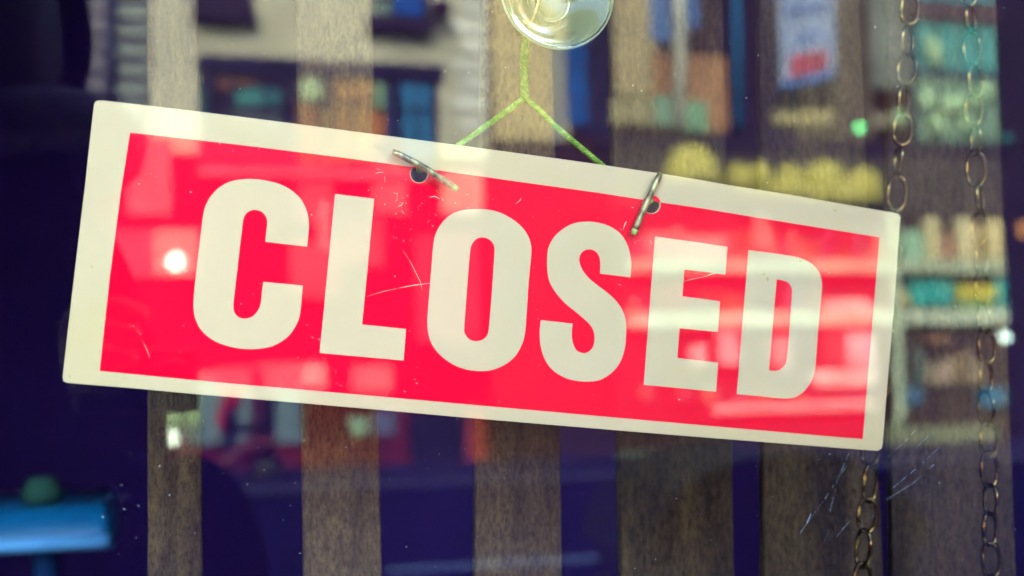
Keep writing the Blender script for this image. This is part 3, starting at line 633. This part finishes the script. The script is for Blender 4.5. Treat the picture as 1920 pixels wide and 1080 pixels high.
def lampball(name, px, py, Y, r, col, st, label):
    bm = bmesh.new(); ball(bm, rp(px, py, Y), r); o = fin(name, bm, mat("lit_lamp", col, .4, emit=st), None, True); return tag(o, label, "lamp")
lampball('wall_lamp', 330, 492, FY - .6, .13, (1, .93, .72), 1.7, "round lit lamp glowing on the red field left of the letter C")
lampball('wall_lamp', 1612, 240, FY - .6, .075, (.15, .85, .30), 1.4, "small green lit lamp mirrored high beside the chains")
lampball('wall_lamp', 1885, 632, FY - .6, .09, (.62, .86, .74), 1.3, "pale lit lamp at the right end of the lower shelf")

# scooter with its lamp lit, and a passer-by in a red hood
def person(name, base, h, yaw, cols, pose, label, hood=None):
    e = empty(name, base, label=label, cat="person"); Rz = Matrix.Rotation(yaw, 4, 'Z')
    J = {k: ((base + (Rz @ Vector(v[0])) * h), (v[1] * h if not isinstance(v[1], tuple) else (v[1][0] * h, v[1][1] * h))) for k, v in pose.items()}
    return e, J, Rz
POSE = {'pelvis': ((0, 0, .53), (.085, .06)), 'waist': ((0, 0, .60), (.08, .055)), 'chest': ((0, 0, .72), (.10, .062)), 'neckb': ((0, 0, .81), .045), 'neck': ((0, .005, .845), .034),
        'chin': ((0, .012, .872), .042), 'head': ((0, .008, .925), (.047, .056)), 'crown': ((0, 0, .968), .036),
        'hipL': ((-.055, 0, .50), .055), 'kneeL': ((-.06, .02, .28), .036), 'ankL': ((-.06, -.02, .05), .023), 'toeL': ((-.062, .07, .018), .020),
        'hipR': ((.055, 0, .50), .055), 'kneeR': ((.06, .05, .285), .036), 'ankR': ((.06, .08, .05), .023), 'toeR': ((.062, .16, .02), .020),
        'shL': ((-.108, 0, .79), .036), 'elL': ((-.135, -.01, .62), .028), 'wrL': ((-.13, .05, .48), .019), 'haL': ((-.125, .07, .44), (.012, .022)), 'fiL': ((-.122, .085, .40), .010),
        'shR': ((.108, 0, .79), .036), 'elR': ((.135, -.02, .62), .028), 'wrR': ((.13, .04, .48), .019), 'haR': ((.125, .06, .44), (.012, .022)), 'fiR': ((.122, .075, .40), .010)}
BE = [('pelvis', 'waist'), ('waist', 'chest'), ('chest', 'neckb'), ('neckb', 'neck'), ('neck', 'chin'), ('chin', 'head'), ('head', 'crown'), ('pelvis', 'hipL'), ('hipL', 'kneeL'), ('kneeL', 'ankL'), ('ankL', 'toeL'), ('pelvis', 'hipR'), ('hipR', 'kneeR'), ('kneeR', 'ankR'), ('ankR', 'toeR'),
      ('chest', 'shL'), ('shL', 'elL'), ('elL', 'wrL'), ('wrL', 'haL'), ('haL', 'fiL'), ('chest', 'shR'), ('shR', 'elR'), ('elR', 'wrR'), ('wrR', 'haR'), ('haR', 'fiR')]
darkcl = mat("dark_cloth", (.014, .010, .024), .9); redcl = mat("red_cloth", (.85, .012, .05), .85, col2=(.75, .010, .04), scale=9); skinm = mat("skin", (.45, .26, .18), .55)
pbase = rp(432, 895, 17.3); pbase.z = 0.01
e, J, Rz = person('person', pbase, 1.22, R(70), None, POSE, "small passer-by in dark clothes and a red hood mirrored below the sign's left half")
skin('body', J, BE, darkcl, e, 1, 'pelvis')
bm = bmesh.new(); hc = J['head'][0]; ball(bm, hc + Rz @ Vector((0, -.03, -.01)), (.14, .15, .18)); fin('hood', bm, redcl, e, True)
bm = bmesh.new(); ball(bm, hc + Rz @ Vector((0, .085, -.01)), (.075, .05, .10)); fin('face', bm, skinm, e, True)
bm = bmesh.new(); ball(bm, J['shL'][0] + Vector((0, 0, -.12)), (.13, .11, .2)); fin('sleeve', bm, redcl, e, True)
scb = rp(395, 905, 17.2); scb.z = -.10
sc = empty('red_scooter', scb, label="red scooter with its headlamp lit, standing at the far kerb on the left", cat="scooter")
sred = mat("red_scooter_paint", (.16, .006, .010), .3, spec=.5); rub = mat("tyre_rubber", (.012, .012, .014), .8)
def so_(dx, dz, dy=0): return scb + Vector((dx, dy, dz))
for dx in (-.45, .75):
    w_ = tube('wheel', [so_(dx + .2 * math.cos(t), .24 + .2 * math.sin(t)) for t in [2 * math.pi * k / 20 for k in range(20)]], .055, rub, sc, 8, True)
    bm = bmesh.new(); ball(bm, so_(dx, .24), (.13, .04, .13)); fin('rim', bm, hookm, w_, True)
skin('body_shell', {'a': (so_(-.36, .72), .10), 'b': (so_(-.28, .42), .13), 'c': (so_(0, .30), .09), 'd': (so_(.25, .36), .12), 'e': (so_(.55, .58), .18), 'f': (so_(.9, .62), .12)}, [('a', 'b'), ('b', 'c'), ('c', 'd'), ('d', 'e'), ('e', 'f')], sred, sc, 1)
skin('seat', {'a': (so_(.25, .80), .08), 'b': (so_(.85, .83), .07)}, [('a', 'b')], rub, sc, 1)
tube('handlebar', [so_(-.38, .98, -.28), so_(-.33, 1.0, 0), so_(-.38, .98, .28)], .018, rub, sc, 8); tube('fork', [so_(-.45, .24), so_(-.34, .98)], .025, rub, sc, 8)
bm = bmesh.new(); ball(bm, rp(319, 822, 17.0), .095); hl = fin('headlamp', bm, mat("lit_headlamp", (.85, 1, .72), .3, emit=1.6), sc, True)
# post on the far pavement
pp = rp(507, 900, 17.6)
tag(lathe('bollard', [(.0001, 0), (.13, 0), (.13, .12), (.085, .16), (.08, 1.05), (.11, 1.08), (.11, 1.16), (.06, 1.22), (.0001, 1.25)], flat((.008, .006, .012)), Matrix.Translation((pp.x, -17.6, 0)), n=20), "dark bollard on the far pavement beside the red hooded passer-by", "bollard")
# domed refuse bin on the near pavement
bx_ = rp(1495, 1000, 2.45); bw = abs(rp(1760, 1080, 2.45).x - rp(1232, 1080, 2.45).x)
zt = rp(1450, 850, 2.45).z
bn = empty('refuse_bin', (bx_.x, -2.45, 0), label="large dark domed refuse bin mirrored under the right end of the sign", cat="bin")
bm = bmesh.new(); rows = []
dome = [(-.5, zt - .26), (-.48, zt - .17), (-.40, zt - .085), (-.27, zt - .03), (-.1, zt - .003), (.05, zt), (.2, zt - .02), (.33, zt - .07), (.43, zt - .14), (.49, zt - .22), (.5, zt - .26)]
for y in (-2.45, -3.0):
    rows.append([bm.verts.new((bx_.x + u * bw, y, z)) for u, z in dome])
for i in range(len(dome) - 1): bm.faces.new((rows[0][i], rows[0][i + 1], rows[1][i + 1], rows[1][i]))
bm.faces.new(rows[0]); bm.faces.new(rows[1][::-1]); bm.faces.new((rows[0][0], rows[1][0], rows[1][-1], rows[0][-1]))
binm = mat("dark_bin_plastic", (.016, .010, .013), .55); fin('lid', bm, binm, bn)
box('body', (bx_.x - bw * .46, -2.98, .12), (bx_.x + bw * .46, -2.47, zt - .262), binm, bn, .02)
for sx in (-.4, .4):
    for y in (-2.55, -2.9):
        lathe('wheel', [(.0001, -.02), (.06, -.02), (.06, .02), (.0001, .02)], rub, Matrix.Translation((bx_.x + sx * bw, y, .06)) @ Matrix.Rotation(math.pi / 2, 4, 'Y'), bn, 16)

# ------------------------------------------------------------------ the photographer
def mp(px, py, Y): return rp(px, py, Y)
ph = empty('person', Vector((mp(-60, 900, .80).x, -.82, 0)), label="photographer in dark clothes holding a camera up to the window", cat="person")
PY = .80
hd = mp(-14, 60, PY)
J = {'chest': (mp(-70, 560, PY), (.17, .11)), 'waist': (mp(-70, 860, PY), (.165, .11)), 'pelvis': (mp(-80, 1150, PY), (.165, .11)),
     'neckb': (mp(-20, 330, PY), (.10, .08)), 'neck': (mp(0, 250, PY), .062), 'chin': (mp(6, 165, PY), (.070, .085)), 'head': (hd, (.082, .105)), 'crown': (mp(4, -70, PY), (.062, .08)),
     'shR': (mp(150, 520, PY), .07), 'elR': (mp(215, 860, .72), .055), 'wrR': (mp(215, 760, .52), .034),
     'shL': (mp(-330, 470, PY), .07), 'elL': (mp(-420, 850, .80), .05), 'wrL': (mp(-380, 1150, .78), .035), 'haL': (mp(-370, 1250, .76), (.02, .035)), 'fiL': (mp(-365, 1330, .75), .014)}
pz = J['pelvis'][0]
for s, d in (('hipA', -.10), ('hipB', .10)):
    J[s] = (pz + Vector((d, 0, -.12)), .09); J['k' + s] = (Vector((pz.x + d * 1.1, pz.y + .02, .50)), .06); J['a' + s] = (Vector((pz.x + d * 1.2, pz.y - .02, .09)), .04); J['t' + s] = (Vector((pz.x + d * 1.4, pz.y + .16, .04)), .035)
ED = [('chest', 'waist'), ('waist', 'pelvis'), ('chest', 'neckb'), ('neckb', 'neck'), ('neck', 'chin'), ('chin', 'head'), ('head', 'crown'), ('chest', 'shR'), ('shR', 'elR'), ('elR', 'wrR'), ('chest', 'shL'), ('shL', 'elL'), ('elL', 'wrL'), ('wrL', 'haL'), ('haL', 'fiL')]
for s in ('hipA', 'hipB'): ED += [('pelvis', s), (s, 'k' + s), ('k' + s, 'a' + s), ('a' + s, 't' + s)]
jack = mat("black_jacket", (.004, .002, .006), .95, spec=0)
skin('body', J, ED, jack, ph, 2, 'pelvis')
# face and hair
bm = bmesh.new(); ball(bm, hd + Vector((0, .035, -.02)), (.070, .085, .105), 24)
for v in bm.verts:
    q = v.co - hd
    if q.y > .09 and abs(q.x) < .014 and -.05 < q.z < .01: v.co.y += .016
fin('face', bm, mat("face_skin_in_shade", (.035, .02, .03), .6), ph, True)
bm = bmesh.new(); ball(bm, hd + Vector((0, -.03, .03)), (.088, .10, .115), 24); fin('hair', bm, mat("dark_hair", (.012, .008, .02), .8), ph, True)
tube('scarf', [mp(6, 272, PY) + Vector((.105 * math.cos(t), .10 * math.sin(t), .012 * math.sin(2 * t))) for t in [2 * math.pi * k / 24 for k in range(24)]], .030, mat("grey_scarf", (.22, .17, .22), .95, col2=(.10, .08, .14), scale=60), ph, 12, True)
# hand on the camera: palm and five bent fingers
skh = mat("hand_skin", (.22, .13, .10), .55)
wr = J['wrR'][0]; cz0 = C0.z; HX = wr.x
palm = Vector((-.072, -CAM_D - .050, cz0 + .022)); cz0 += .034
hj = {'wr': (wr, .030), 'p0': (wr.lerp(palm, .6), (.026, .022)), 'p1': (palm, (.034, .016))}
he = [('wr', 'p0'), ('p0', 'p1')]
for i in range(4):
    z = cz0 + .022 - i * .0185; b = Vector((-.068, -CAM_D - .042, z)); Lf = (1, 1.1, 1.03, .82)[i]
    hj[f'f{i}a'] = (b, .0092); hj[f'f{i}b'] = (b + Vector((.004, .034 * Lf, .001)), .0088); hj[f'f{i}c'] = (b + Vector((.024 * Lf, .044 * Lf, -.001)), .0080); hj[f'f{i}d'] = (b + Vector((.040 * Lf, .038 * Lf, -.002)), .0070)
    he += [('p1', f'f{i}a'), (f'f{i}a', f'f{i}b'), (f'f{i}b', f'f{i}c'), (f'f{i}c', f'f{i}d')]
hj['t0'] = (palm + Vector((.012, -.022, .018)), .012); hj['t1'] = (palm + Vector((.032, -.028, .030)), .0105); hj['t2'] = (palm + Vector((.052, -.026, .032)), .009)
he += [('p0', 't0'), ('t0', 't1'), ('t1', 't2')]
skin('hand', hj, he, skh, ph, 2, 'wr')
# the camera it holds: the picture is taken from just in front of its lens
cb_ = empty('camera_in_hand', C0 + Vector((0, -.06, -.03)), label="small black camera held in the photographer's hand", cat="camera")
blk = mat("black_camera_body", (.012, .012, .014), .45)
fw = cw((0, 0, 1)); Ml = Matrix.Translation(C0 - fw * .045) @ fw.to_track_quat('Z', 'Y').to_matrix().to_4x4()
bm = bmesh.new(); add_box(bm, (-.030, -.018, -.028), (.060, .030, 0), .004); bm.transform(Matrix.Translation(C0 - fw * .045) @ Matrix((cx, cy, cz)).transposed().to_4x4() @ Matrix.Diagonal((-1, 1, -1, 1)) @ Matrix.Translation((0, 0, 0)))
fin('body', bm, blk, cb_)
lathe('lens', [(.0170, -.002), (.0185, .004), (.0185, .030), (.0165, .038), (.0150, .040), (.0150, .034), (.010, .030), (.0001, .029)], blk, Ml, cb_, 32)

# bag on the photographer's hip
bc = mp(350, 1105, .84); bagm = mat("black_bag_cloth", (.004, .003, .006), .95, spec=0)
bag = empty('shoulder_bag', bc - Vector((0, 0, .2)), label="dark rounded bag mirrored at the photographer's side, lower left", cat="bag")
bm = bmesh.new(); ball(bm, bc, (.082, .05, .135), 28); fin('body', bm, bagm, bag, True)
tube('strap', [bc + Vector((-.06, .0, .10)), mp(150, 700, .86), mp(60, 420, .92), mp(-60, 330, .95)], .010, bagm, bag, 8)
